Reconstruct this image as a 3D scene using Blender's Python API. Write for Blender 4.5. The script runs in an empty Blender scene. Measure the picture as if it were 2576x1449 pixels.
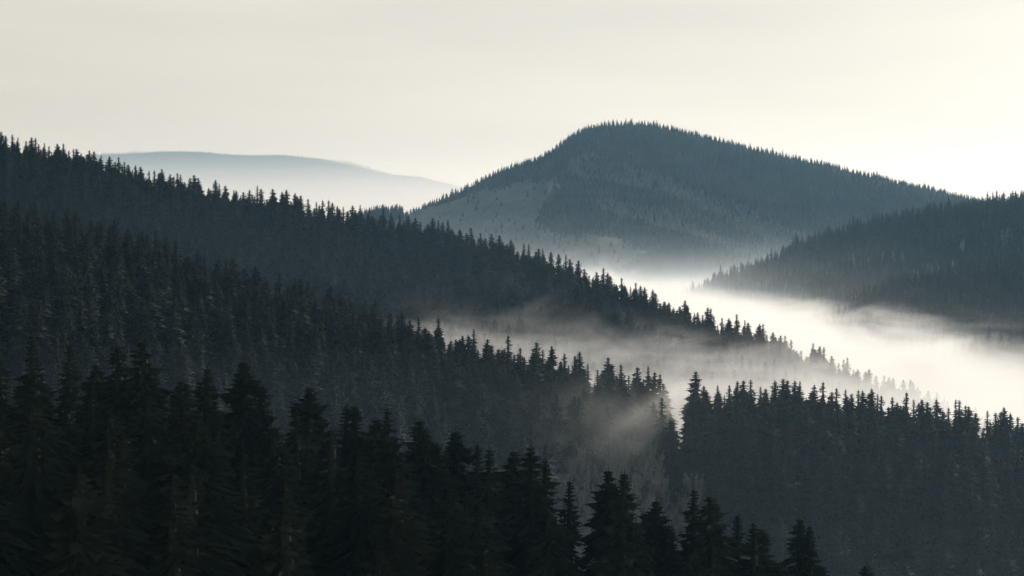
import bpy, math, random
import numpy as np

# ---------------------------------------------------------------- camera, sky, sun, exposure
S = bpy.context.scene
COL = S.collection
R = math.radians
F = 4807.0            # focal length in pixels of a 2576 px wide picture
PX0, HZ = 1288.0, 560.0

cam_d = bpy.data.cameras.new('camera'); cam = bpy.data.objects.new('camera', cam_d); COL.objects.link(cam)
cam_d.sensor_width = 36.0; cam_d.lens = 36.0 * F / 2576.0
cam_d.shift_y = -(724.5 - HZ) / 2576.0
cam.location = (0, 0, 0); cam.rotation_euler = (R(90), 0, 0)
cam_d.clip_start = 1.0; cam_d.clip_end = 60000.0
S.camera = cam

SUN_AZ, SUN_EL = 30.0, 16.0       # degrees to the right of the view axis, above the horizon
world = bpy.data.worlds.new("World"); S.world = world; world.use_nodes = True
nt = world.node_tree; nt.nodes.clear()
sky = nt.nodes.new('ShaderNodeTexSky'); sky.sky_type = 'NISHITA'; sky.sun_disc = False
sky.sun_elevation = R(SUN_EL); sky.sun_rotation = R(SUN_AZ)
sky.air_density = 1.0; sky.dust_density = 3.0; sky.ozone_density = 1.0; sky.altitude = 900
hsv = nt.nodes.new('ShaderNodeHueSaturation'); hsv.inputs['Saturation'].default_value = 0.40
nt.links.new(sky.outputs[0], hsv.inputs['Color'])
# thin high veil of cloud, even over the whole sky and only slightly structured
tc = nt.nodes.new('ShaderNodeTexCoord')
mp = nt.nodes.new('ShaderNodeMapping'); mp.inputs['Scale'].default_value = (1.2, 1.2, 9)
nz = nt.nodes.new('ShaderNodeTexNoise'); nz.inputs['Scale'].default_value = 2.6; nz.inputs['Detail'].default_value = 4
nt.links.new(tc.outputs['Generated'], mp.inputs[0]); nt.links.new(mp.outputs[0], nz.inputs['Vector'])
vr = nt.nodes.new('ShaderNodeMapRange'); vr.inputs[1].default_value = .3; vr.inputs[2].default_value = .7
vr.inputs[3].default_value = .93; vr.inputs[4].default_value = 1.06
nt.links.new(nz.outputs['Fac'], vr.inputs[0])
veil = nt.nodes.new('ShaderNodeMix'); veil.data_type = 'RGBA'; veil.inputs[7].default_value = (7.22, 6.86, 6.0, 1)
sxyz = nt.nodes.new('ShaderNodeSeparateXYZ'); nt.links.new(tc.outputs['Generated'], sxyz.inputs[0])
ve = nt.nodes.new('ShaderNodeMapRange'); ve.interpolation_type = 'SMOOTHSTEP'   # the veil is thickest towards the horizon
ve.inputs[1].default_value = .13; ve.inputs[2].default_value = .60; ve.inputs[3].default_value = .88; ve.inputs[4].default_value = .10
nt.links.new(sxyz.outputs['Z'], ve.inputs[0]); nt.links.new(ve.outputs[0], veil.inputs[0])
nt.links.new(hsv.outputs[0], veil.inputs[6])
mul = nt.nodes.new('ShaderNodeVectorMath'); mul.operation = 'SCALE'
az = nt.nodes.new('ShaderNodeMapRange')      # the veil is brighter towards the sun's side
az.inputs[1].default_value = -.30; az.inputs[2].default_value = .30; az.inputs[3].default_value = .985; az.inputs[4].default_value = 1.045
nt.links.new(sxyz.outputs['X'], az.inputs[0])
azm = nt.nodes.new('ShaderNodeMath'); azm.operation = 'MULTIPLY'; nt.links.new(az.outputs[0], azm.inputs[0]); nt.links.new(vr.outputs[0], azm.inputs[1])
nt.links.new(veil.outputs[2], mul.inputs[0]); nt.links.new(azm.outputs[0], mul.inputs['Scale'])
bg = nt.nodes.new('ShaderNodeBackground'); bg.inputs['Strength'].default_value = 0.10
out = nt.nodes.new('ShaderNodeOutputWorld')
nt.links.new(mul.outputs[0], bg.inputs['Color']); nt.links.new(bg.outputs[0], out.inputs['Surface'])

sun_d = bpy.data.lights.new('sun', 'SUN'); sun = bpy.data.objects.new('sun', sun_d); COL.objects.link(sun)
sun_d.energy = 3.3; sun_d.angle = R(1.6); sun_d.color = (1.0, .945, .85)
sun.rotation_euler = (R(90 - SUN_EL), 0, R(180 - SUN_AZ))

S.view_settings.view_transform = 'Standard'; S.view_settings.look = 'None'
S.view_settings.exposure = 0.0; S.view_settings.gamma = 1.0
S.render.engine = 'CYCLES'
cy = S.cycles
cy.use_denoising = True
try: cy.denoiser = 'OPENIMAGEDENOISE'
except Exception: pass
cy.max_bounces = 6; cy.diffuse_bounces = 2; cy.glossy_bounces = 1; cy.transmission_bounces = 1
cy.volume_bounces = 2; cy.transparent_max_bounces = 64
cy.volume_step_rate = 1.0; cy.volume_max_steps = 160
cy.use_adaptive_sampling = True; cy.adaptive_threshold = 0.01
S.render.use_persistent_data = False

# ---------------------------------------------------------------- materials
def mat(name):
    m = bpy.data.materials.new(name); m.use_nodes = True
    m.node_tree.nodes.clear(); return m, m.node_tree
def node(t, kind, **kw):
    n = t.nodes.new(kind)
    for k, v in kw.items(): setattr(n, k, v)
    return n
def surface_mat(name, c1, c2, scale, rough=.9, frost=0.0, frost_col=(.42, .46, .50), fs=1.7):
    m, t = mat(name)
    o = node(t, 'ShaderNodeOutputMaterial'); b = node(t, 'ShaderNodeBsdfPrincipled')
    b.inputs['Roughness'].default_value = rough
    b.inputs['Specular IOR Level'].default_value = 0.06
    geo = node(t, 'ShaderNodeNewGeometry'); oi = node(t, 'ShaderNodeObjectInfo')
    n1 = node(t, 'ShaderNodeTexNoise'); n1.inputs['Scale'].default_value = scale; n1.inputs['Detail'].default_value = 3
    t.links.new(geo.outputs['Position'], n1.inputs['Vector'])
    add = node(t, 'ShaderNodeMath', operation='ADD'); t.links.new(n1.outputs['Fac'], add.inputs[0])
    rs = node(t, 'ShaderNodeMath', operation='MULTIPLY_ADD'); rs.inputs[1].default_value = .7; rs.inputs[2].default_value = -.35
    t.links.new(oi.outputs['Random'], rs.inputs[0]); t.links.new(rs.outputs[0], add.inputs[1]); add.use_clamp = True
    mx = node(t, 'ShaderNodeMix', data_type='RGBA'); mx.inputs[6].default_value = (*c1, 1); mx.inputs[7].default_value = (*c2, 1)
    t.links.new(add.outputs[0], mx.inputs[0])
    n3 = node(t, 'ShaderNodeTexNoise'); n3.inputs['Scale'].default_value = .011; n3.inputs['Detail'].default_value = 4
    t.links.new(geo.outputs['Position'], n3.inputs['Vector'])
    r3 = node(t, 'ShaderNodeMapRange'); r3.inputs[1].default_value = .35; r3.inputs[2].default_value = .65
    t.links.new(n3.outputs['Fac'], r3.inputs[0])
    m3 = node(t, 'ShaderNodeMix', data_type='RGBA', blend_type='MULTIPLY'); m3.inputs[0].default_value = 1
    m4 = node(t, 'ShaderNodeMix', data_type='RGBA'); m4.inputs[6].default_value = (.72, .80, .80, 1); m4.inputs[7].default_value = (1.28, 1.22, 1.14, 1)
    t.links.new(r3.outputs[0], m4.inputs[0]); t.links.new(mx.outputs[2], m3.inputs[6]); t.links.new(m4.outputs[2], m3.inputs[7])
    last = m3.outputs[2]
    if frost > 0:
        n2 = node(t, 'ShaderNodeTexNoise'); n2.inputs['Scale'].default_value = fs; n2.inputs['Detail'].default_value = 5
        n2.inputs['Roughness'].default_value = .75
        t.links.new(geo.outputs['Position'], n2.inputs['Vector'])
        r = node(t, 'ShaderNodeMapRange'); r.inputs[1].default_value = .5; r.inputs[2].default_value = .72; r.inputs[4].default_value = frost
        t.links.new(n2.outputs['Fac'], r.inputs[0])
        m2 = node(t, 'ShaderNodeMix', data_type='RGBA'); m2.inputs[7].default_value = (*frost_col, 1)
        t.links.new(r.outputs[0], m2.inputs[0]); t.links.new(last, m2.inputs[6]); last = m2.outputs[2]
    t.links.new(last, b.inputs['Base Color']); t.links.new(b.outputs[0], o.inputs['Surface'])
    return m
M_NEEDLE = surface_mat('needles', (.016, .024, .016), (.032, .040, .027), .5)
M_NEEDLE_MID = surface_mat('needles_slope', (.014, .021, .018), (.030, .033, .030), .3, frost=.15)
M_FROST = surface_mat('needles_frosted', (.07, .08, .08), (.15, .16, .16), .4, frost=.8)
M_BARK = surface_mat('bark', (.035, .028, .022), (.07, .058, .048), 3.0)
M_GROUND = surface_mat('forest_floor', (.030, .034, .028), (.055, .052, .042), .05)
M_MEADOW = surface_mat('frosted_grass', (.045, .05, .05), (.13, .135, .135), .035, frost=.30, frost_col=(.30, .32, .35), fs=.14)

def volume_mat(name, color, density, aniso):
    m, t = mat(name); o = node(t, 'ShaderNodeOutputMaterial'); v = node(t, 'ShaderNodeVolumePrincipled')
    v.inputs['Color'].default_value = (*color, 1); v.inputs['Density'].default_value = density
    v.inputs['Anisotropy'].default_value = aniso; v.inputs['Absorption Color'].default_value = (1, 1, 1, 1)
    t.links.new(v.outputs[0], o.inputs['Volume'])
    return m, t, v

# ---------------------------------------------------------------- skylines (tree tips, pixels of the 2576 px picture)
def zz(l, sx, ox, oy): return [(ox + x * sx, oy + y * sx) for x, y in l]
T3 = 1 / 3.
NEAR_TIPS = zz([(5,480),(240,345),(522,415),(730,575),(900,425),(1078,385),(1355,690),(1405,705),(1582,590),(1835,545),(1972,725),(2340,735)], T3, 0, 714.5) + \
    zz([(35,870),(105,880),(255,975),(347,885),(588,990),(640,1080),(865,1068),(1020,1170),(1107,1200),(1313,1215)], T3, 858.5, 714.5) + \
    zz([(35,105),(140,190),(295,345),(575,270),(670,285),(895,485),(985,650),(1143,400),(1268,445),(1470,570),(1562,630),(1628,675),(1890,600),(1965,655),(2340,930)], .3662, 1320.75, 1069)
MID_TIPS = zz([(40,730),(140,745),(262,750),(350,835),(400,820),(510,795),(570,820),(685,885),(740,900),(765,880),(865,890),(960,955),(1075,965),(1175,965),(1255,1010),(1330,1040),
    (1490,1110),(1650,1190),(1705,1180),(1760,1175),(1850,1260),(1925,1240),(2115,1290),(2225,1330),(2265,1330),(2330,1345),(2500,1375)], T3, 0, 251.5) + \
    zz([(180,105),(265,95),(370,205),(430,205),(462,200),(517,262),(590,235),(740,240),(868,405),(915,375),(955,370),(1000,320),(1098,400),(1260,370),(1350,465),(1470,420),(1520,478),(1590,450),
    (1687,508),(1760,525),(1800,490),(1858,590),(1935,632),(2012,535),(2115,590),(2233,610),(2317,602),(2357,645),(2405,660),(2440,745)], T3, 858.5, 714.5) + \
    zz([(97,640),(260,750),(352,748),(408,715),(460,712),(512,705),(587,760),(698,708),(758,700),(785,710),(845,712),(883,718),(993,740),(1055,720),(1122,800),(1162,768),(1228,780),(1275,815),
    (1325,785),(1357,785),(1428,772),(1468,815),(1503,825),(1583,838),(1625,875),(1685,795),(1745,855),(1805,852),(1850,875),(1918,850),(2008,920),(2067,855),(2088,858),(2135,900),(2165,903),
    (2210,960),(2302,940),(2365,955),(2430,910),(2475,955),(2535,985)], T3, 1717, 714.5)
BACK_TIPS = zz([(8,228),(42,258),(92,248),(135,272),(197,300),(237,272),(268,275),(335,315),(370,340),(433,320),(478,318),(520,372),(555,360),(578,360),(612,395),(675,372),(710,375),(763,405),
    (827,415),(895,420),(938,455),(967,475),(1022,482),(1060,495),(1125,525),(1165,520),(1195,550),(1222,510),(1283,550),(1312,568),(1338,540),(1362,553),(1433,575),(1465,555),(1497,578),
    (1575,655),(1627,590),(1655,620),(1700,638),(1765,670),(1783,672),(1837,685),(1883,668),(1942,635),(1970,655),(2058,660),(2128,680),(2163,665),(2225,690),(2270,710),(2325,735),(2388,757),
    (2435,745),(2480,745),(2508,762),(2545,790)], T3, 0, 251.5) + \
    zz([(15,795),(85,785),(143,780),(210,818),(318,808),(375,845),(440,850),(505,865),(560,878),(597,910),(690,880),(733,895),(765,910),(805,895),(893,962),(980,950),(1050,990),(1133,1000),
    (1195,1012),(1280,1040),(1378,1070),(1415,1075),(1490,1110),(1520,1110),(1583,1132),(1640,1148),(1695,1152),(1725,1190),(1790,1200),(1835,1265),(1927,1290),(1978,1255),(2010,1290),
    (2115,1330),(2223,1365),(2258,1390),(2290,1400),(2350,1420)], T3, 858.5, 251.5) + \
    zz([(18,110),(115,200),(190,165),(213,170),(237,235),(297,245),(350,245),(408,215),(470,260),(495,280),(420,350),(583,290),(607,290),(683,350),(740,380),(773,380),(820,410),(895,490),(985,435),
    (1035,460),(1067,465),(1125,535),(1215,560),(1243,545),(1323,635),(1380,650),(1408,630),(1460,680),(1522,680),(1558,690),(1590,695),(1667,710),(1720,710),(1775,770),(1855,795),(1920,805),
    (1975,845),(2000,870)], T3, 1717, 714.5)

def U(px): return (np.asarray(px, float) - PX0) / F
def V(py): return (HZ - np.asarray(py, float)) / F
def curve(pts):
    a = np.array(sorted(pts), float)
    xs, ys = U(a[:, 0]), V(a[:, 1])
    def f(u): return np.interp(u, xs, ys)
    return f
def lin(pts):
    a = np.array(pts, float)
    return lambda u: np.interp(u, U(a[:, 0]), a[:, 1])

# crest lines of the hills: average level of the tips above each crest, smoothed by hand
C_NEAR = curve([(-900,800),(0,860),(350,875),(600,925),(780,975),(1000,1030),(1200,1110),(1400,1175),(1600,1225),(1800,1265),(2000,1325),(2180,1415),(2400,1540),(2700,1700),(3500,2100)])
C_MID = curve([(-900,330),(0,497),(170,520),(340,575),(500,630),(620,668),(840,715),(960,765),(1100,815),(1280,860),(1460,890),(1600,930),(1660,950),(1690,1010),(1715,1010),(1735,960),
               (1800,960),(1950,958),(2100,972),(2300,998),(2450,1022),(2576,1050),(2900,1100),(3500,1180)])
C_BACK = curve([(-900,120),(0,335),(90,352),(180,368),(330,408),(450,440),(620,482),(830,515),(900,528),(1100,562),(1250,600),(1400,650),(1550,700),(1650,740),(1717,765),(1800,790),
                (1900,812),(2000,850),(2100,885),(2200,935),(2300,960),(2385,1005),(2576,1080),(2900,1230),(3500,1500)])
C_RIGHT = curve([(1200,1150),(1500,905),(1640,775),(1700,737),(1800,690),(1900,650),(2000,605),(2100,568),(2200,543),(2300,520),(2400,505),(2576,480),(2900,430),(3500,360)])
C_RIGHT2 = curve([(1500,1000),(1900,840),(2050,775),(2150,725),(2300,665),(2450,640),(2576,622),(2900,590),(3500,560)])
C_RIGHT3 = curve([(1500,900),(1750,785),(1850,735),(2000,680),(2150,632),(2300,610),(2576,590),(3500,560)])
C_PEAK = curve([(-600,700),(500,620),(900,560),(1000,538),(1038,524),(1088,502),(1170,466),(1215,442),(1275,415),(1318,402),(1358,390),(1397,365),(1439,334),(1477,315),(1535,307),(1592,304),(1652,309),(1715,322),(1784,339),(1877,361),(1970,386),(2067,404),(2160,427),(2267,452),(2367,472),(2430,490),(2700,550),(3500,700)])
C_SPUR = curve([(1230,900),(1330,600),(1360,510),(1420,480),(1500,480),(1600,520),(1700,545),(1800,575),(1950,640),(2100,720),(2300,850)])
C_SPUR2 = curve([(1300,640),(1400,395),(1500,402),(1600,425),(1700,455),(1800,495),(1900,540),(2000,595),(2150,680),(2400,900)])
C_KNOLL = curve([(700,900),(840,640),(885,552),(918,530),(945,522),(975,520),(1003,517),(1013,527),(1030,552),(1070,640),(1150,900)])
C_FAR = curve([(-1500,430),(-300,400),(200,392),(260,382),(330,379),(400,377),(500,378),(620,387),(720,386),(800,395),(880,410),(950,428),(1000,438),(1050,440),(1120,455),(1200,475),(1500,520),(2500,560),(4000,560)])

rng = np.random.RandomState(7)
_k = [(rng.uniform(-1, 1, 2), rng.uniform(0, 6.28)) for _ in range(10)]
def wob(x, y, L):
    s = 0
    for i, (d, p) in enumerate(_k):
        w = 2 * math.pi / (L * (.55 + .12 * i)); dn = d / np.hypot(*d)
        s = s + np.sin(w * (dn[0] * x + dn[1] * y) + p)
    return s / 4.5

def ridge(cf, Yc, tree, sf, sb, amp=0, L=100, rnd=25.0):
    def f(u, y):
        yc = Yc(u); zc = cf(u) * yc - tree
        d = yc - y
        a = np.where(d > 0, sf(u) if callable(sf) else sf, sb)
        ad = np.sqrt(d * d + rnd * rnd) - rnd
        z = zc - a * ad
        if amp: z = z + amp * wob(u * y, y, L) * np.minimum(1, ad / 60.)
        return z
    return f
Y_NEAR = lin([(-900,250),(0,245),(600,238),(1300,232),(2000,228),(3500,225)])
Y_MID = lin([(-900,590),(0,600),(800,640),(1500,640),(1720,625),(2000,615),(2576,590),(3500,560)])
Y_BACK = lin([(-900,1000),(0,1000),(800,960),(1600,930),(2000,940),(2600,1000),(3500,1100)])
Y_RIGHT = lin([(1200,2100),(1700,2050),(2200,1980),(2576,1900),(3500,1800)])
Y_RIGHT2 = lin([(1500,1650),(2000,1600),(2576,1500),(3500,1450)])
Y_RIGHT3 = lin([(1500,1900),(2000,1800),(2576,1720),(3500,1700)])
Y_PEAK = lin([(-600,3300),(1000,3400),(1600,3500),(2400,3300),(3500,3200)])
Y_SPUR = lin([(1200,2950),(1400,3000),(2300,2600)])
Y_SPUR2 = lin([(1300,3300),(1500,3250),(2400,2800)])
Y_FAR = lambda u: 12000 + 0 * u
RIDGES = {
 'near': ridge(C_NEAR, Y_NEAR, 20.5, .10, .40, 1.0, 60, 15),
 'mid': ridge(C_MID, Y_MID, 16.5, lin([(0,.30),(1200,.30),(1700,.27),(2576,.25)]), .42, 2.0, 90, 18),
 'back': ridge(C_BACK, Y_BACK, 16.0, .30, .40, 3.0, 120, 22),
 'right': ridge(C_RIGHT, Y_RIGHT, 11.5, .24, .30, 5.0, 180, 40),
 'right2': ridge(C_RIGHT2, Y_RIGHT2, 14.0, .24, .26, 4.0, 160, 40),
 'right3': ridge(C_RIGHT3, Y_RIGHT3, 14.0, .24, .26, 4.0, 160, 40),
 'peak': ridge(C_PEAK, Y_PEAK, 8.0, .40, .35, 8.0, 260, 60),
 'spur': ridge(C_SPUR, Y_SPUR, 12.0, .30, .40, 5.0, 200, 50),
 'spur2': ridge(C_SPUR2, Y_SPUR2, 12.0, .30, .33, 6.0, 220, 50),
 'knoll': ridge(C_KNOLL, lambda u: 2860 + 0 * u, 7.0, .40, .5, 0, 100, 20),
 'far': ridge(C_FAR, Y_FAR, 14.0, .30, .30, 30.0, 900, 200),
}
def ground(x, y):
    x = np.asarray(x, float); y = np.asarray(y, float)
    yy = np.maximum(y, 30.0); u = np.clip(x / yy, -.9, .9)
    z = -135 + 4 * wob(x, y, 400)
    for k, f in RIDGES.items():
        z = np.maximum(z, f(u, yy))
    stand = -2.2 - .46 * np.sqrt(np.maximum(y, 0) ** 2 + (x * .25) ** 2 + 9) + 1.4     # the hillside the viewer stands on
    stand = np.where(y < 140, stand, -999)
    # the near ridge ends before the viewer
    return np.maximum(z, stand)

# ---------------------------------------------------------------- terrain sheet
def link(name, me, parent=None):
    o = bpy.data.objects.new(name, me); COL.objects.link(o)
    if parent: o.parent = parent
    return o
def mesh_np(name, v, f, mats=(), smooth=False, mi=None):
    me = bpy.data.meshes.new(name); v = np.asarray(v, np.float32); f = np.asarray(f, np.int32)
    n = f.shape[1]
    me.vertices.add(len(v)); me.vertices.foreach_set('co', v.ravel())
    me.loops.add(f.size); me.loops.foreach_set('vertex_index', f.ravel())
    me.polygons.add(len(f)); me.polygons.foreach_set('loop_start', np.arange(0, f.size, n, dtype=np.int32))
    me.polygons.foreach_set('loop_total', np.full(len(f), n, np.int32))
    for m in mats: me.materials.append(m)
    if mi is not None: me.polygons.foreach_set('material_index', np.asarray(mi, np.int32))
    if smooth: me.polygons.foreach_set('use_smooth', np.ones(len(f), bool))
    me.update(); me.validate(); return me

us = np.linspace(-.60, .60, 640)
ys = np.concatenate([np.linspace(30, 1100, 230), np.geomspace(1110, 4200, 200), np.geomspace(4250, 26000, 80)])
UU, YY = np.meshgrid(us, ys)
XX = UU * YY; ZZ = ground(XX, YY)
nu = len(us); idx = np.arange(len(ys) * nu).reshape(len(ys), nu)
quads = np.stack([idx[:-1, :-1], idx[:-1, 1:], idx[1:, 1:], idx[1:, :-1]], -1).reshape(-1, 4)
# meadow on the mountain's left shoulder: open frosted grass
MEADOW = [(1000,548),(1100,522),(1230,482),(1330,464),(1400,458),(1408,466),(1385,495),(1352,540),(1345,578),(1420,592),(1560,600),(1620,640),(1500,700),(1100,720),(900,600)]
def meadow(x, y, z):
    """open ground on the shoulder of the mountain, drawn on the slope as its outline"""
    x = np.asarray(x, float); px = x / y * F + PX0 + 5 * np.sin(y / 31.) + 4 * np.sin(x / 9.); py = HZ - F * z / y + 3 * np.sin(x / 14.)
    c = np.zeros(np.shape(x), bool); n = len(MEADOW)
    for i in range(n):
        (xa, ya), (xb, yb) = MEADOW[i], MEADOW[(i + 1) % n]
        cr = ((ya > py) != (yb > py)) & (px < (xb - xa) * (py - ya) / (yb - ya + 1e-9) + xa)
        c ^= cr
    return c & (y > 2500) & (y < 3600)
cx = XX[:-1, :-1].ravel(); cyy = YY[:-1, :-1].ravel()
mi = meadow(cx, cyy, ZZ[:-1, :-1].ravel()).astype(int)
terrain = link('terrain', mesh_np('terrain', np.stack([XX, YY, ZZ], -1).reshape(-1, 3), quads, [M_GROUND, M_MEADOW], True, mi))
terrain['kind'] = 'structure'; terrain['label'] = 'dark wooded hills and valleys with one open frosted meadow'

# ---------------------------------------------------------------- spruces
def spruce(seed, H, Rad, gap, nb, st, tw, width, frosted=.0, fw=.22, core=True, bare=.04, power=.85, twin=False, gapy=.25, droop=1.0, ragged=.25):
    """crown as many small drooping sprays along real branches; trunk as a tapered tube"""
    r = np.random.RandomState(seed); V_, F_, FR = [], [], []
    n = 0
    tops = [(0., 0., H)]
    if twin: tops.append((Rad * .22, Rad * .1, H * .93))
    for ti, (ox, oy, top) in enumerate(tops):
        z = top - 1.1; lump = r.uniform(0, 6.28, 4)
        while z > H * bare + .5:
            t = (top - z) / top
            if ti == 1 and t > .3: break
            base = Rad * min(1.0, (t * 1.12) ** power) * min(1., t / .15 + .05) ** .7 * (1 - .35 * max(0, t - .8) / .2)
            bulge = 1 + .14 * math.sin(z * 1.3 + lump[0]) + .10 * math.sin(z * .55 + lump[1])
            k = max(3, int(round(nb * (.55 + .45 * min(1, t * 4)))))
            a0 = r.uniform(0, 6.28); lay = r.uniform(.72, 1.22)
            for j in range(k):
                if t > .12 and r.rand() < gapy * .35: continue
                a = a0 + j * 6.283 / k + r.uniform(-.35, .35)
                asym = 1 + .16 * math.sin(a + lump[2] + z * .25)
                L = max(.12, min(base * 1.32, (base * bulge * asym * lay) * r.uniform(1 - ragged * 1.3, 1 + ragged * .8)) + .08)
                rise = (.50 - .78 * min(1, t * 2.2)) * droop + r.uniform(-.12, .12)
                zz_ = z + r.uniform(-.2, .2) * gap
                ca, sa = math.cos(a), math.sin(a); lucky = r.rand() < frosted
                # the branch itself: a drooping two-sided frond with a hanging fringe
                fz = lambda s: zz_ + L * (rise * s - .30 * s * s * droop + .16 * max(0, s - .6))
                wl = L * fw * r.uniform(.7, 1.3); dz0 = L * r.uniform(.10, .24) + .06; sm = r.uniform(.42, .62)
                mx_, my_ = ox + ca * L * sm, oy + sa * L * sm
                tx, ty = ox + ca * L, oy + sa * L
                V_ += [(ox, oy, zz_ + .1), (mx_ - sa * wl, my_ + ca * wl, fz(sm) - dz0), (tx, ty, fz(1)), (mx_ + sa * wl, my_ - ca * wl, fz(sm) - dz0),
                       (ox + ca * L * .12, oy + sa * L * .12, fz(.12) - .1), (ox + ca * L * .66, oy + sa * L * .66, fz(.66) - dz0 * r.uniform(1.1, 2.2))]
                F_ += [(n, n + 1, n + 2), (n, n + 2, n + 3), (n + 4, n + 5, n + 2)]; n += 6
                if lucky and not st: FR += [len(F_) - 2]
                ns = max(2, int(round(st * (.35 + .65 * L / Rad)))) if st else 0
                for s in np.linspace(.25, 1, ns):
                    px_, py_ = ox + ca * L * s, oy + sa * L * s
                    hz = zz_ + L * (rise * s - .30 * s * s * droop + .16 * max(0, s - .6) ** 1.0)
                    for q in range(tw):
                        side = (q - (tw - 1) / 2) * (1.5 / max(1, tw - 1) if tw > 1 else 0) + r.uniform(-.3, .3)
                        if s > .99 and q == tw // 2: side = 0
                        da = a + side
                        ln = (.20 + .24 * L * (1.15 - s)) * r.uniform(.7, 1.25) * (width / .2) ** .5
                        dz = -r.uniform(.15, .75) * ln * (1 if abs(side) > .01 else .3)
                        ex, ey, ez = px_ + math.cos(da) * ln, py_ + math.sin(da) * ln, hz + dz
                        wv = width * r.uniform(.7, 1.3)
                        wx, wy = -math.sin(da) * wv * .5, math.cos(da) * wv * .5
                        back = .35 * ln
                        bx, by = px_ - math.cos(da) * back * .3, py_ - math.sin(da) * back * .3
                        V_ += [(bx + wx, by + wy, hz + .05), (bx - wx, by - wy, hz - wv * .55), (ex, ey, ez)]
                        F_.append((n, n + 1, n + 2)); n += 3
                        if s > .45 and lucky and r.rand() < .9: FR.append(len(F_) - 1)
            z -= gap * r.uniform(.75, 1.25) * (.55 + .45 * min(1, t * 5))
        # leader shoot
        V_ += [(ox - .11, oy, top - 2.2), (ox + .11, oy, top - 2.2), (ox, oy, top + .1), (ox, oy - .11, top - 2.2), (ox, oy + .11, top - 2.2), (ox, oy, top + .1)]
        F_ += [(n, n + 1, n + 2), (n + 3, n + 4, n + 5)]; n += 6
    if core:   # the dense inner needles close to the trunk: a rough many-faced body
        m = 7; rings = []
        for i, t in enumerate(np.linspace(.05, 1 - bare, 14)):
            zc = H * (1 - t); rr = Rad * .30 * min(1., (t * 1.1) ** power)
            ring = []
            for j in range(m):
                q = rr * r.uniform(.6, 1.15); a = j * 6.283 / m + i * .4
                V_.append((math.cos(a) * q, math.sin(a) * q, zc + r.uniform(-.3, .3))); ring.append(n); n += 1
            rings.append(ring)
        for ra, rb in zip(rings, rings[1:]):
            for j in range(m):
                k2 = (j + 1) % m
                F_ += [(ra[j], rb[j], rb[k2]), (ra[j], rb[k2], ra[k2])]
    crown = (np.array(V_), np.array(F_)); fm = np.zeros(len(F_), int); fm[FR] = 1; crown += (fm,)
    # trunk
    TV, TF = [], []; m = 6
    for i, (zt, rt) in enumerate([(-1.5, .30), (0, .26), (.5, .22), (H * .5, .13), (H * .97, .02)]):
        for j in range(m):
            a = j * 6.283 / m; TV.append((math.cos(a) * rt * H / 22, math.sin(a) * rt * H / 22, zt))
    for i in range(4):
        for j in range(m):
            a, b = i * m + j, i * m + (j + 1) % m
            TF += [(a, b, b + m), (a, b + m, a + m)]
    return crown, (np.array(TV), np.array(TF))

def build_variants(specs, tag, needle):
    res = []
    for i, kw in enumerate(specs):
        c, t = spruce(**kw)
        res.append((mesh_np('crown_' + tag, c[0], c[1], [needle, M_FROST], False, c[2]), mesh_np('trunk_' + tag, t[0], t[1], [M_BARK]), c, t))
    return res
HN = 25.0
near_specs = []
for i in range(10):
    near_specs.append(dict(seed=40 + i, frosted=.008, H=HN, Rad=[5.6, 6.4, 4.9, 6.0, 6.8, 5.2, 6.1, 5.6, 6.6, 4.4][i], gap=.56, nb=[8, 8, 7, 9, 8, 7, 8, 6, 9, 7][i], st=13, tw=6, fw=.05,
        width=.17, twin=i in (3, 7), gapy=[.4, .25, .6, .3, .2, .7, .3, .8, .2, .5][i], droop=[1, 1.15, .8, 1, 1.2, .9, 1.1, .8, 1, 1][i], power=[.72, .66, .82, .72, .64, .8, .7, .76, .6, .85][i], ragged=[.34, .4, .36, .4, .32, .45, .35, .48, .34, .4][i]))
HM = 20.0
mid_specs = [dict(seed=140 + i, frosted=.012, H=HM, Rad=[4.4, 5.1, 3.9, 4.8, 5.4, 3.3, 4.9, 4.2][i], gap=.60, nb=[7, 7, 6, 7, 7, 6, 7, 6][i], st=3, tw=2, width=.34, fw=.30, twin=i == 3,
        gapy=[.3, .3, .6, .3, .2, .8, .3, .6][i], power=[.76, .68, .85, .74, .64, .88, .72, .8][i], ragged=.3) for i in range(8)]
far_specs = [dict(seed=240 + i, H=18.0, Rad=[3.9, 4.6, 3.5, 4.3, 4.9, 3.7][i], gap=.95, nb=6, st=0, tw=1, width=.5, fw=.34, power=[.85, .75, 1, .8, .7, .9][i], ragged=.35) for i in range(6)]
NEAR = build_variants(near_specs, 'near', M_NEEDLE)
MID = build_variants(mid_specs, 'mid', M_NEEDLE_MID)
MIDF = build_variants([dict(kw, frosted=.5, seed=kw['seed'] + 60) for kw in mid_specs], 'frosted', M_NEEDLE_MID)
print('near tris', len(NEAR[0][2][1]), 'mid', len(MID[0][2][1]))

def make_tree(variant, label, group):
    cm, tm = variant[0], variant[1]
    root = bpy.data.objects.new('spruce_tree', None); COL.objects.link(root)
    root['category'] = 'tree'; root['label'] = label; root['group'] = group
    link('trunk', tm, root); link('crown', cm, root)
    return root
def copy_tree(src):
    r_ = src.copy(); COL.objects.link(r_)
    for ch in src.children:
        c = ch.copy(); COL.objects.link(c); c.parent = r_
    return r_
_proto = {}
def place(kind, k, x, y, z, h, rz, label, group, wid=1.0, lean=0.0):
    key = (kind, k); H0 = HN if kind == 'near' else HM
    V0 = {'near': NEAR, 'mid': MID, 'frosted': MIDF}[kind][k]
    if key not in _proto:
        o = _proto[key] = make_tree(V0, label, group)
    else: o = copy_tree(_proto[key])
    s = h / H0; w = s * wid
    o.location = (x, y, z); o.rotation_euler = (lean, lean * .6, rz); o.scale = (w, w, s)
    o['label'] = label; o['group'] = group
    return o

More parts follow.
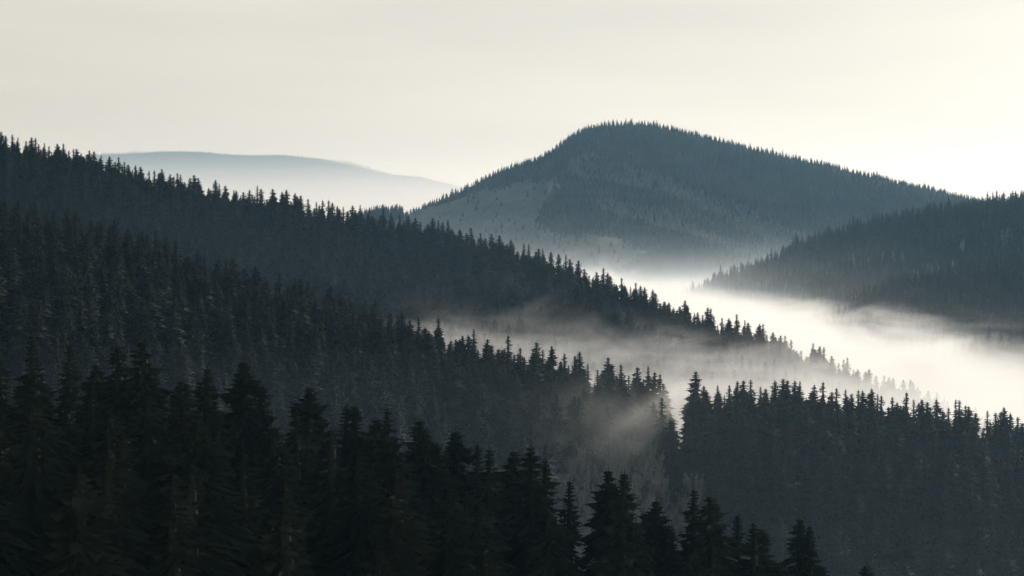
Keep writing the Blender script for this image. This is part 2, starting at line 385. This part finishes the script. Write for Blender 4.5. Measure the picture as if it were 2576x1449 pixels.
def poisson(xs_, ys_, dmin, seed, exist=()):
    """thin random candidates so that none stands closer than dmin to another"""
    cell = dmin; grid = {}; keep = []
    for i, (x, y) in enumerate(list(exist) + list(zip(xs_, ys_))):
        g = (int(x // cell), int(y // cell)); ok = True
        if i >= len(exist):
            for a in (-1, 0, 1):
                for b in (-1, 0, 1):
                    for (p, q) in grid.get((g[0] + a, g[1] + b), ()):
                        if (p - x) ** 2 + (q - y) ** 2 < dmin * dmin: ok = False; break
                    if not ok: break
                if not ok: break
        if ok:
            grid.setdefault(g, []).append((x, y))
            if i >= len(exist): keep.append((x, y))
    return np.array(keep)
def scatter(u0, u1, y0, y1, dmin, seed, exist=(), over=2.2):
    """y0, y1: functions of u or numbers"""
    r = np.random.RandomState(seed)
    f0 = y0 if callable(y0) else (lambda u: y0 + 0 * u); f1 = y1 if callable(y1) else (lambda u: y1 + 0 * u)
    um = np.linspace(u0, u1, 50); ymax = f1(um).max(); ymin = f0(um).min()
    area = (u1 - u0) * (ymax ** 2 - ymin ** 2) / 2
    n = int(over * area / (dmin * dmin))
    y = np.sqrt(r.uniform(ymin ** 2, ymax ** 2, n)); u = r.uniform(u0, u1, n)
    ok = (y > f0(u)) & (y < f1(u))
    return poisson((u * y)[ok], y[ok], dmin, seed, exist)

rnd = random.Random(11)
# --- nearest slope: skyline spruces, each named by how it looks and where it stands in the row
G1 = 'dark spruces of the nearest slope'
NEAR_LOOK = [
 'dark spruce cut by the left edge of the picture, on the nearest slope',
 'tall spruce with a slender open top, first full one on the nearest skyline',
 'slim pointed spruce with a wide skirt, second full one on the nearest skyline',
 'shorter bushy spruce standing low before the pair of tall pointed spruces',
 'pointed spruce forming the left half of the tallest close pair on the nearest slope',
 'tallest spruce of the nearest slope, right half of the tallest close pair',
 'short spruce with a narrow top, left half of the low pair between tall spruces',
 'short spruce right half of the low pair between tall spruces on nearest slope',
 'lone even pointed spruce just right of the low pair on the nearest skyline',
 'tall narrow spruce with the smaller one leaning on its right flank',
 'smaller spruce close against the right flank of a tall narrow one',
 'broad dense cone shaped spruce standing alone after a gap of slope',
 'narrow spruce, left of the blunt close pair midway along the nearest skyline',
 'rounded spruce, right of the blunt close pair midway along the nearest skyline',
 'broad leaning topped spruce below the higher tip beside it, nearest skyline',
 'spruce with a hooked slender tip rising above the broad one to its left',
 'pointed spruce with a wide ragged right side, just left of the flat topped one',
 'half hidden lower spruce against the ragged one left of the flat topped spruce',
 'flat topped spruce with a square blunt crown, the only such one on the skyline',
 'thin crooked topped spruce just right of the flat topped one',
 'small thin pointed spruce second to the right of the flat topped one',
 'bushy round shouldered spruce to the left of the sharper taller one, mid skyline',
 'tall sharp spruce on the left of the pair in front of the frosted shrubs',
 'slim spruce with stepped branches falling away right, before the frosted shrubs',
 'low single pointed spruce in the dip before the frosted shrubs',
 'left tip of the broad twin group beside the frosted shrubs',
 'right tip of the broad twin group beside the frosted shrubs',
 'reddish brown bushy spruce standing low right of the broad twin group',
 'small low spruce between the brownish bushy one and the next tall pair',
 'slender tall spruce, left of the well separated pair beyond the brownish one',
 'slender tall spruce, right of the well separated pair beyond the brownish one',
 'thin spiked spruce, first of three stepping down to the right',
 'middle spruce of the three stepping down to the right',
 'last and lowest spruce of the three stepping down to the right',
 'taller left spruce of the last pair at the low end of the nearest slope',
 'shorter right spruce of the last pair at the low end of the nearest slope',
 'single small spruce top alone at the bottom edge of the picture',
]
near_pts = []
LANDMARK = []
vs = [5, 2, 9, 8, 0, 1, 7, 5, 6, 4, 0, 8, 2, 0, 8, 5, 1, 3, 4, 9, 2, 8, 0, 5, 9, 3, 6, 8, 0, 5, 1, 9, 2, 0, 6, 2, 0]
for i, (px, py) in enumerate(NEAR_TIPS):
    u, v = float(U(px)), float(V(py)); y = float(Y_NEAR(u)) + rnd.uniform(-14, 4); x = u * y
    zt = v * y; zg = float(ground(x, y)); h = zt - zg + .2
    if h < 11: print('low near', i, h)
    h = max(h, 9.0)
    place('near', vs[i], x, y, zt - h, h, rnd.uniform(0, 6.28), NEAR_LOOK[i], G1, wid=.98 * (HN / h) ** .45, lean=rnd.uniform(-.012, .012))
    near_pts.append((x, y)); LANDMARK.append((px, i))
near_sky = curve([(a, b) for a, b in NEAR_TIPS] )
cand = scatter(-.30, .24, 158, lambda u: Y_NEAR(u) - 4, 7.2, 5, near_pts)
ordw = ['first', 'second', 'third', 'fourth', 'fifth', 'sixth', 'seventh', 'eighth', 'ninth', 'tenth', 'eleventh', 'twelfth', 'thirteenth', 'fourteenth', 'fifteenth', 'sixteenth', 'seventeenth', 'eighteenth', 'nineteenth', 'twentieth']
NEAR_SHORT = ['spruce cut by the left edge', 'slender open topped tall spruce', 'slim pointed spruce with wide skirt', 'short bushy spruce left of tall pair', 'left spruce of the tallest pair', 'tallest spruce',
 'left spruce of the low pair', 'right spruce of the low pair', 'lone even pointed spruce', 'tall narrow spruce', 'small spruce against the narrow one', 'broad dense cone shaped spruce',
 'left spruce of the blunt pair', 'rounded spruce of the blunt pair', 'broad leaning topped spruce', 'hooked slender tip', 'ragged spruce left of the flat top', 'half hidden spruce left of the flat top', 'flat topped spruce',
 'thin crooked topped spruce', 'small thin spruce past the crooked one', 'round shouldered spruce', 'sharp spruce before the frosted shrubs', 'stepped slim spruce', 'low single spruce in the dip', 'left tip of the twin group',
 'right tip of the twin group', 'brownish bushy spruce', 'small spruce past the brownish one', 'left slender spruce of the separated pair', 'right slender spruce of the separated pair',
 'thin spiked spruce', 'middle one of the three stepping down', 'last of the three stepping down', 'left spruce of the last pair', 'right spruce of the last pair', 'single small top at the bottom edge']
count = {}
fill = []
for (x, y) in cand:
    u = x / y; px = u * F + PX0
    zg = float(ground(x, y)); h = rnd.uniform(19, 26)
    cap = float(near_sky(u)) * y - (1.5 + 5.0 * rnd.random()) - (Y_NEAR(u) - y) * .02
    if zg + h > cap: h = cap - zg
    if h < 12: continue
    tip_py = HZ - F * (zg + h) / y
    if px < -160 or px > 2700 or tip_py > 1449 + 10: continue
    fill.append((x, y, zg, h, px, tip_py))
fill.sort(key=lambda t: t[5])
for (x, y, zg, h, px, tip_py) in fill:
    j = min(LANDMARK, key=lambda t: abs(t[0] - px))[1]
    count[j] = count.get(j, 0) + 1
    lab = 'dark spruce on the nearest slope, %s below the %s' % (ordw[count[j] - 1], NEAR_SHORT[j])
    place('near', rnd.randrange(10), x, y, zg, h, rnd.uniform(0, 6.28), lab, G1, wid=1.15)
print('near trees', len(NEAR_TIPS), len(fill))

# --- second slope: skyline spruces and the largest of those below them
G2 = 'spruces of the second slope'
mid_pts = []
def near_cover(px): return HZ - F * float(near_sky((px - PX0) / F))
nL = sum(1 for p in MID_TIPS if p[0] < 1700); k = 0
for i, (px, py) in enumerate(sorted(MID_TIPS)):
    u, v = float(U(px)), float(V(py)); y = float(Y_MID(u)) + rnd.uniform(-16, 2); x = u * y
    zt = v * y; zg = float(ground(x, y)); h = max(zt - zg + .2, 8.0)
    thin = i % 5 == 3
    if abs(px - 1749) < 2: lab = 'tall broad spruce standing alone just right of the bright gap in the second ridge'; kk = 1
    elif px < 1700:
        kk = 5 if thin else rnd.choice([0, 1, 2, 3, 6, 7]); n = i + 1
        lab = 'spruce number %d counted from the left edge along the crest of the second ridge' % n if 0 else '%s crest spruce %s the bright gap in the second ridge'
        m = nL - i
        w = (ordw + ['twenty-' + q for q in ordw[:9]] + ['thirtieth'] + ['thirty-' + q for q in ordw[:9]] + ['fortieth'] + ['forty-' + q for q in ordw[:9]] + ['fiftieth'] + ['fifty-' + q for q in ordw[:9]] + ['sixtieth'] + ['sixty-' + q for q in ordw[:9]])
        lab = ('slim' if kk in (5, 2) else 'dark') + ' crest spruce, %s to the left of the bright gap in the second ridge' % w[m - 1]
    else:
        kk = 5 if thin else rnd.choice([0, 2, 3, 6, 7]); m = i - nL
        lab = ('slim' if kk in (5, 2) else 'dark') + ' crest spruce, %s to the right of the bright gap in the second ridge' % w[m]
    place('mid', kk, x, y, zt - h, h, rnd.uniform(0, 6.28), lab, G2, wid=1.0 * (HM / h) ** .35, lean=rnd.uniform(-.015, .015))
    mid_pts.append((x, y))
mid_sky = curve([p for p in MID_TIPS] + [(1684, 1000), (1698, 1075), (1712, 1065), (1734, 985)])
cand = scatter(-.36, .36, lambda u: 395 + 0 * u, lambda u: Y_MID(u) - 3, 5.2, 9, mid_pts)
clear_u0, clear_u1 = float(U(1390)), float(U(1740))
def shrub_area(x, y):
    u = x / y; px = u * F + PX0
    return (px > 1385) & (px < 1760) & (y < 604 - abs(px - 1570) * .20 + 5 * np.sin(px / 23.)) & (y > 430)
cand = np.concatenate([cand, scatter(-.36, .36, lambda u: Y_MID(u) - 26, lambda u: Y_MID(u) + 10, 4.0, 19, list(map(tuple, cand)) + mid_pts)])
recs = []
for (x, y) in cand:
    u = x / y; px = u * F + PX0
    if shrub_area(x, y): continue
    zg = float(ground(x, y)); h = rnd.uniform(14, 21)
    cap = float(mid_sky(u)) * y - rnd.uniform(1.5, 6.5)
    if zg + h > cap: h = cap - zg
    if h < 7: continue
    tip = HZ - F * (zg + h) / y
    vis = tip < near_cover(px) + 15 and -40 < px < 2616 and tip < 1460
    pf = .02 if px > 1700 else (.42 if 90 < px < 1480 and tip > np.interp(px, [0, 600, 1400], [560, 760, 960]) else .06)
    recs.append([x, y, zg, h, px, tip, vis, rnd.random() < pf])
recs.sort(key=lambda t: -(t[3] / t[1]) * (1 if t[6] else 0))
N_IND = max(0, 296 - len(NEAR_TIPS) - len(fill) - len(MID_TIPS))
ind, rest = recs[:N_IND], recs[N_IND:]
midlist = sorted(MID_TIPS); cnt = {}
ind.sort(key=lambda t: t[5])
FROST_V = None
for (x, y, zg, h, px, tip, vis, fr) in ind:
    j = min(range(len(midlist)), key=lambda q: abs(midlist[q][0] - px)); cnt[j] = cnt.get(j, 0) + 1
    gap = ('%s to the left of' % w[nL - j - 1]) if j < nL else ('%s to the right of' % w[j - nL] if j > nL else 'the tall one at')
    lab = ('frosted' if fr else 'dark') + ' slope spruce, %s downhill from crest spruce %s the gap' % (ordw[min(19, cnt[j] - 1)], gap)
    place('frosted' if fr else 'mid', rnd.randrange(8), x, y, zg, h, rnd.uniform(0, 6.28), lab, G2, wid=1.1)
print('mid trees', len(MID_TIPS), len(ind), 'rest', len(rest))

# ---------------------------------------------------------------- the rest of the wood: one mass
src = bpy.data.collections.new('forest_sources')
def join(c, t, needle, name):
    v = np.concatenate([c[0], t[0]]); f = np.concatenate([c[1], t[1] + len(c[0])])
    mi = np.concatenate([c[2] * 2 if needle is not M_FROST else c[2] * 0, np.ones(len(t[1]), int)])
    o = bpy.data.objects.new(name, mesh_np(name, v, f, [needle, M_BARK, M_FROST], False, mi)); src.objects.link(o)
n_src = 0
for i, vv in enumerate(MID): join(vv[2], vv[3], M_NEEDLE_MID, 's%02d_spruce' % n_src); n_src += 1     # 0-7
for i, vv in enumerate(MIDF): join(vv[2], vv[3], M_NEEDLE_MID, 's%02d_spruce' % n_src); n_src += 1          # 8-15
for i, kw in enumerate(far_specs):                                                                     # 16-21
    c, t = spruce(**kw); join(c, t, M_NEEDLE_MID, 's%02d_spruce' % n_src); n_src += 1
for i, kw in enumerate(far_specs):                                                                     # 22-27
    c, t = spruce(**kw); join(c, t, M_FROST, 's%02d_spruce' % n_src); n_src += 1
P, VAR, SC, WD, RZ = [], [], [], [], []
def add(x, y, z, var, s, wd=1.0):
    P.append((x, y, z)); VAR.append(var); SC.append(s); WD.append(wd); RZ.append(rnd.uniform(0, 6.28))
for (x, y, zg, h, px, tip, vis, fr) in rest:
    add(x, y, zg, rnd.randrange(8) + (8 if fr else 0), h / HM, 1.1)
# third ridge, crest tips then slope
back_pts = []
for (px, py) in BACK_TIPS:
    u, v = float(U(px)), float(V(py)); y = float(Y_BACK(u)) + rnd.uniform(-18, 2); x = u * y
    zt = v * y; zg = float(ground(x, y)); h = max(zt - zg, 8.0)
    add(x, y, zt - h, rnd.choice([0, 1, 2, 3, 5, 6, 7]), h / HM, (HM / h) ** .4); back_pts.append((x, y))
back_sky = curve(BACK_TIPS)
for (x, y) in list(scatter(-.34, .36, lambda u: Y_BACK(u) - 26, lambda u: Y_BACK(u) + 10, 3.9, 22, back_pts)) + list(scatter(-.34, .36, lambda u: Y_BACK(u) - 230, lambda u: Y_BACK(u) - 25, 5.6, 21, back_pts)):
    u = x / y; zg = float(ground(x, y)); h = rnd.uniform(13, 20)
    cap = float(back_sky(u)) * y - rnd.uniform(2, 7); h = min(h, cap - zg)
    if h < 6: continue
    add(x, y, zg, rnd.randrange(8) + (8 if rnd.random() < .03 else 0), h / HM, 1.15)
# right hill and its folds
def forest(u0, u1, y0, y1, d, seed, hr, frost_lit_p, skip=None, base=16):
    pts = scatter(u0, u1, y0, y1, d, seed)
    z = ground(pts[:, 0], pts[:, 1])
    n = 0
    for (x, y), zg in zip(pts, z):
        if skip is not None and skip(x, y, zg): continue
        if zg < -118: continue
        cl = float(wob(x * 1.0, y * 1.0, 55.)); cl2 = float(wob(y * 1.3, x * 1.3, 23.))
        if cl + cl2 > 1.55 + rnd.random() * .6: continue
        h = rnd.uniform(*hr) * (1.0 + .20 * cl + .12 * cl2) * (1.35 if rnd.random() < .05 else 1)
        fp = frost_lit_p(x, y) if callable(frost_lit_p) else frost_lit_p
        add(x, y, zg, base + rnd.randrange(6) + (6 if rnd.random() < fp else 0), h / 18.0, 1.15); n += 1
    print('forest', n)
forest(.04, .34, lambda u: 1250 + 0 * u, lambda u: Y_RIGHT(u) + 25, 5.8, 31, (9, 15), lambda x, y: .12 if (-26 < y - Y_RIGHT2(x / y) < 14 or -26 < y - Y_RIGHT3(x / y) < 14) else 0)  # frosted trees along the fold crests stand in for sunlit tips
# mountain
def fr_peak(x, y):
    px = x / y * F + PX0
    return .85 if (-70 < y - Y_SPUR(x / y) < 60 and px > 1520) or (-110 < y - Y_SPUR2(x / y) < 30 and px > 1430) else 0
forest(-.10, .36, lambda u: 2450 + 0 * u, lambda u: Y_PEAK(u) + 30, 6.6, 41, (6.5, 11), fr_peak, lambda x, y, z: bool(meadow(x + rnd.uniform(-7, 7), y, z + rnd.uniform(-3.5, 3.5))) and (rnd.random() > (.05 if HZ - F * z / y < 575 else .16)))
forest(-.094, -.048, lambda u: 2760 + 0 * u, lambda u: 2885 + 0 * u, 5.5, 61, (8, 14), 0)
# far ridge
forest(-.36, .02, lambda u: 11750 + 0 * u, lambda u: 12030 + 0 * u, 16.0, 51, (7, 13), 0)

me = bpy.data.meshes.new('forest'); me.vertices.add(len(P)); me.vertices.foreach_set('co', np.array(P, np.float32).ravel())
for nm, ty, arr in (('variant', 'INT', VAR), ('scl', 'FLOAT', SC), ('wid', 'FLOAT', WD), ('rz', 'FLOAT', RZ)):
    a = me.attributes.new(nm, ty, 'POINT'); a.data.foreach_set('value', np.array(arr, np.int32 if ty == 'INT' else np.float32))
me.update()
forest_o = link('forest', me); forest_o['kind'] = 'stuff'; forest_o['label'] = 'dense spruce forest covering the slopes, ridges and distant hills'; forest_o['category'] = 'forest'
print('instances', len(P))
g = bpy.data.node_groups.new('forest_scatter', 'GeometryNodeTree')
g.interface.new_socket('Geometry', in_out='INPUT', socket_type='NodeSocketGeometry')
g.interface.new_socket('Geometry', in_out='OUTPUT', socket_type='NodeSocketGeometry')
gi = g.nodes.new('NodeGroupInput'); go = g.nodes.new('NodeGroupOutput')
ci = g.nodes.new('GeometryNodeCollectionInfo'); ci.inputs['Collection'].default_value = src
ci.inputs['Separate Children'].default_value = True; ci.inputs['Reset Children'].default_value = True
ip = g.nodes.new('GeometryNodeInstanceOnPoints'); ip.inputs['Pick Instance'].default_value = True
def attr(nm, ty):
    n = g.nodes.new('GeometryNodeInputNamedAttribute'); n.data_type = ty; n.inputs['Name'].default_value = nm; return n.outputs[0]
g.links.new(gi.outputs[0], ip.inputs['Points']); g.links.new(ci.outputs[0], ip.inputs['Instance'])
g.links.new(attr('variant', 'INT'), ip.inputs['Instance Index'])
cr = g.nodes.new('ShaderNodeCombineXYZ'); g.links.new(attr('rz', 'FLOAT'), cr.inputs[2]); g.links.new(cr.outputs[0], ip.inputs['Rotation'])
mm = g.nodes.new('ShaderNodeMath'); mm.operation = 'MULTIPLY'; g.links.new(attr('scl', 'FLOAT'), mm.inputs[0]); g.links.new(attr('wid', 'FLOAT'), mm.inputs[1])
cs = g.nodes.new('ShaderNodeCombineXYZ'); g.links.new(mm.outputs[0], cs.inputs[0]); g.links.new(mm.outputs[0], cs.inputs[1]); g.links.new(attr('scl', 'FLOAT'), cs.inputs[2])
g.links.new(cs.outputs[0], ip.inputs['Scale']); g.links.new(ip.outputs[0], go.inputs[0])
md = forest_o.modifiers.new('scatter', 'NODES'); md.node_group = g

# ---------------------------------------------------------------- air
def box(name, x0, x1, y0, y1, z0, z1, m):
    v = [(x, y, z) for z in (z0, z1) for y in (y0, y1) for x in (x0, x1)]
    f = [(0, 2, 3, 1), (4, 5, 7, 6), (0, 1, 5, 4), (2, 6, 7, 3), (0, 4, 6, 2), (1, 3, 7, 5)]
    o = link(name, mesh_np(name, v, f, [m])); o['kind'] = 'stuff'; return o
mh, _, _ = volume_mat('haze_air', (.34, .66, .95), 4.8e-5, .4)
zmin = float(ZZ.min()); zmax = float(ZZ.max())
hz = box('haze', -17000, 17000, -300, 27000, zmin - 1, zmax + 40, mh); hz['label'] = 'thin blue morning haze over the whole valley'

# mist lying in the side valley and the main valley: thick below, torn at the top
mm_, t, vp = volume_mat('mist_air', (.975, .985, 1.0), 0.0, .45)
geo = node(t, 'ShaderNodeNewGeometry'); sep = node(t, 'ShaderNodeSeparateXYZ'); t.links.new(geo.outputs['Position'], sep.inputs[0])
def M(op, a, b=None, c=None, clamp=False):
    n = node(t, 'ShaderNodeMath', operation=op); n.use_clamp = clamp
    for i, q in enumerate((a, b, c)):
        if q is None: continue
        if isinstance(q, (int, float)): n.inputs[i].default_value = q
        else: t.links.new(q, n.inputs[i])
    return n.outputs[0]
def ramp(v, a, b, c=0., d=1.):
    n = node(t, 'ShaderNodeMapRange', interpolation_type='SMOOTHSTEP'); t.links.new(v, n.inputs[0])
    for i, q in enumerate((a, b, c, d)): n.inputs[i + 1].default_value = q
    return n.outputs[0]
X, Y, Z = sep.outputs
mpn = node(t, 'ShaderNodeMapping'); mpn.inputs['Scale'].default_value = (1 / 58, 1 / 80, 1 / 21); mpn.inputs['Rotation'].default_value = (0, .12, .3)
t.links.new(geo.outputs['Position'], mpn.inputs[0])
nn = node(t, 'ShaderNodeTexNoise'); nn.inputs['Scale'].default_value = 1.0; nn.inputs['Detail'].default_value = 4; nn.inputs['Roughness'].default_value = .66
nn.inputs['Distortion'].default_value = .8
t.links.new(mpn.outputs[0], nn.inputs['Vector'])
top = M('MINIMUM', M('MULTIPLY_ADD', X, -.14, -43.), M('MULTIPLY_ADD', X, .5, -25.))
amp_ = ramp(Y, 880., 1120., 82., 72.)
lift = M('MULTIPLY', M('SUBTRACT', nn.outputs['Fac'], .5), amp_)
lift = M('ADD', lift, ramp(Y, 900., 1150., 0., 7.))
depth = M('ADD', M('SUBTRACT', top, Z), lift)
prof = ramp(depth, -10., 34.)
front = M('MULTIPLY', ramp(Y, 632., 705.), ramp(Y, 1500., 1720., 1., 0.))
thick = ramp(Y, 950., 1200., .0125, .026)
dens = M('MULTIPLY', M('MULTIPLY', prof, front), thick)
veilz = M('MULTIPLY', M('POWER', 2.718, M('MINIMUM', M('MULTIPLY', depth, 1 / 13.), 0.)), M('MULTIPLY', .00045, M('MULTIPLY', ramp(Y, 900., 1150.), ramp(Y, 1500., 1720., 1., 0.))))
def bump(v, c, w): 
    q = M('MULTIPLY', M('SUBTRACT', v, c), 1. / w); return M('POWER', 2.718, M('MULTIPLY', M('MULTIPLY', q, q), -1.))
gut = M('MULTIPLY', M('MULTIPLY', bump(Y, 790., 75.), ramp(Z, 30., -20.)), M('MULTIPLY', ramp(X, -10., 90., 1., 0.), .00007))
dens = M('ADD', dens, veilz)
t.links.new(dens, vp.inputs['Density'])
mm_.cycles.volume_step_rate = .36
mi_ = box('mist', -330, 760, 500, 1720, -136, 32, mm_); mi_['label'] = 'torn bright mist drifting in the valley behind the second ridge'
def slab(y0, y1, z1, d, lab, x0=-9000, x1=9000, z0=None, an=.45, c=(1., .985, .955), i=[0]):
    i[0] += 1; m_, _, _ = volume_mat('mist_layer', c, d, an)
    o = box('mist', x0 + i[0] * 3, x1 - i[0] * 3, y0 + i[0] * 1.5, y1 - i[0] * 1.5, (zmin + 2 if z0 is None else z0) + i[0] * .3, z1, m_); o['label'] = lab
# the same mist further up the main valley, thinning evenly upwards
mb_, t, vp = volume_mat('valley_mist_air', (.78, .91, 1.0), 0.0, .45)
geo = node(t, 'ShaderNodeNewGeometry'); sep = node(t, 'ShaderNodeSeparateXYZ'); t.links.new(geo.outputs['Position'], sep.inputs[0])
X, Y, Z = sep.outputs
mpn = node(t, 'ShaderNodeMapping'); mpn.inputs['Scale'].default_value = (1 / 260, 1 / 300, 1 / 45)
t.links.new(geo.outputs['Position'], mpn.inputs[0])
nn = node(t, 'ShaderNodeTexNoise'); nn.inputs['Detail'].default_value = 2; nn.inputs['Scale'].default_value = 1.0; t.links.new(mpn.outputs[0], nn.inputs['Vector'])
hgt = M('MULTIPLY_ADD', Z, -1 / 13., M('MULTIPLY_ADD', nn.outputs['Fac'], 3.0, -66 / 13. - 1.5))
dens = M('MINIMUM', M('MULTIPLY', M('POWER', 2.718, hgt), .0015), .006)
dens = M('MULTIPLY', dens, M('MULTIPLY', ramp(Y, 1480., 1720.), ramp(Z, 24., 0.)))
t.links.new(dens, vp.inputs['Density']); mb_.cycles.volume_step_rate = .35
mk_ = box('mist', -900, 1300, 1478, 3420, -137, 24, mb_); mk_['label'] = 'smooth mist filling the main valley at the foot of the big mountain'
for z1, d in ((80, .00012), (120, .00012), (160, .0001), (205, .00008), (255, .00006), (310, .00004)):
    slab(5200, 11600, z1, d, 'pale mist filling the distant valley below the farthest ridge', c=(.90, .96, 1.))
slab(300, 556, -74, .00006, 'thin blue mist low in the hollow before the second ridge', -400, 420, c=(.62, .82, 1.))
slab(292, 470, -28, .0001, 'thin blue air in the hollow between the nearest and second slopes', -500, 500, c=(.62, .82, 1.))
# faint blue air in the side valley behind the second ridge, thinning out on every side
ms_, t, vp = volume_mat('side_valley_air', (.52, .77, 1.0), 0.0, .35)
geo = node(t, 'ShaderNodeNewGeometry'); sep = node(t, 'ShaderNodeSeparateXYZ'); t.links.new(geo.outputs['Position'], sep.inputs[0])
X, Y, Z = sep.outputs
dens = M('MULTIPLY', M('MULTIPLY', M('MULTIPLY', ramp(Y, 660., 780.), ramp(Y, 800., 915., 1., 0.)), ramp(Z, 34., -30.)), M('MULTIPLY', ramp(X, -50., 95., 1., 0.), .00019))
t.links.new(dens, vp.inputs['Density']); ms_.cycles.volume_step_rate = .5
mq_ = box('mist', -420, 96, 659, 916, -110, 35, ms_); mq_['label'] = 'thin blue air in the side valley behind the second ridge'
# ---------------------------------------------------------------- frosted scrub in the clearing
def scrub_mesh(seed):
    r = np.random.RandomState(seed); V_, F_ = [], []; n = 0
    for k in range(9):
        a = r.uniform(0, 6.28); tl = r.uniform(.1, .5); h = r.uniform(2.2, 4.6)
        for s_ in np.linspace(.15, 1, 11):
            cx_, cy_, cz_ = math.cos(a) * tl * h * s_, math.sin(a) * tl * h * s_, h * s_
            for q in range(6):
                b = r.uniform(0, 6.28); l = r.uniform(.35, .95) * (1.2 - s_ * .6); up = r.uniform(.1, .8) * l
                w = .07
                V_ += [(cx_ - math.sin(b) * w, cy_ + math.cos(b) * w, cz_), (cx_ + math.sin(b) * w, cy_ - math.cos(b) * w, cz_ - .05), (cx_ + math.cos(b) * l, cy_ + math.sin(b) * l, cz_ + up)]
                F_.append((n, n + 1, n + 2)); n += 3
    return V_, F_
sv, sf_, n = [], [], 0
base = [scrub_mesh(900 + i) for i in range(5)]
pts = scatter(float(U(1370)), float(U(1780)), 430, 612, 2.5, 77)
for (x, y) in pts:
    if not shrub_area(x, y): continue
    z = float(ground(x, y)); v0, f0 = base[rnd.randrange(5)]; a = rnd.uniform(0, 6.28); k = rnd.uniform(.7, 1.6)
    va = np.array(v0) * k; ca, sa = math.cos(a), math.sin(a)
    sv.append(np.stack([va[:, 0] * ca - va[:, 1] * sa + x, va[:, 0] * sa + va[:, 1] * ca + y, va[:, 2] + z], -1)); sf_.append(np.array(f0) + n); n += len(va)
M_SCRUB = surface_mat('frosted_twigs', (.16, .16, .14), (.26, .26, .24), .25, frost=.9, frost_col=(.55, .57, .58))
sc = link('shrubbery', mesh_np('shrubbery', np.concatenate(sv), np.concatenate(sf_), [M_SCRUB]))
sc['kind'] = 'stuff'; sc['label'] = 'pale frosted scrub filling the clearing below the bright gap'
print('scrub', n // 3)
# ---------------------------------------------------------------- mist at the gap of the second ridge, shaped into light shafts
mp_, t, vp = volume_mat('gap_shaft_mist', (1.0, 1.0, .93), 0.0, .45)
geo = node(t, 'ShaderNodeNewGeometry'); sep = node(t, 'ShaderNodeSeparateXYZ'); t.links.new(geo.outputs['Position'], sep.inputs[0])
X, Y, Z = sep.outputs
mpn = node(t, 'ShaderNodeMapping'); mpn.inputs['Scale'].default_value = (1 / 18, 1 / 18, 1 / 11); t.links.new(geo.outputs['Position'], mpn.inputs[0])
nn = node(t, 'ShaderNodeTexNoise'); nn.inputs['Detail'].default_value = 2; nn.inputs['Scale'].default_value = 1.0; t.links.new(mpn.outputs[0], nn.inputs['Vector'])
def light_shaft(gx, gy, gz, rad, length, d):
    """light shaft modelled as a tube of denser mist, laid along the sun direction"""
    el, az = R(SUN_EL), R(SUN_AZ); D = (-math.sin(az) * math.cos(el), -math.cos(az) * math.cos(el), -math.sin(el))
    rx, ry, rz = M('SUBTRACT', X, gx), M('SUBTRACT', Y, gy), M('SUBTRACT', Z, gz)
    s_ = M('ADD', M('ADD', M('MULTIPLY', rx, D[0]), M('MULTIPLY', ry, D[1])), M('MULTIPLY', rz, D[2]))
    r2 = M('SUBTRACT', M('ADD', M('ADD', M('MULTIPLY', rx, rx), M('MULTIPLY', ry, ry)), M('MULTIPLY', rz, rz)), M('MULTIPLY', s_, s_))
    wr = M('MULTIPLY_ADD', s_, .12, rad)
    core_ = M('POWER', 2.718, M('MULTIPLY', M('DIVIDE', r2, M('MULTIPLY', wr, wr)), -1.))
    return M('MULTIPLY', M('MULTIPLY', core_, M('MULTIPLY', ramp(s_, -18., 4.), ramp(s_, length * .15, length, 1., 0.))), d)
shaft_puff = M('ADD', light_shaft(54., 620., -56., 3.0, 70., .060), light_shaft(38., 616., -55., 2.6, 85., .013))
shaft_puff = M('ADD', shaft_puff, light_shaft(27., 616., -53., 3.5, 80., .006))
shaft_puff = M('ADD', shaft_puff, M('MULTIPLY', M('MULTIPLY', bump(X, 40., 28.), bump(Y, 600., 32.)), M('MULTIPLY', bump(Z, -68., 14.), .0006)))
shaft_puff = M('MULTIPLY', shaft_puff, ramp(nn.outputs['Fac'], .35, .6, .5, 1.))
t.links.new(shaft_puff, vp.inputs['Density']); mp_.cycles.volume_step_rate = .4
mg_ = box('mist', -30, 82, 505, 645, -108, -38, mp_); mg_['label'] = 'thin mist shaped as light shafts at the gap in the second ridge'
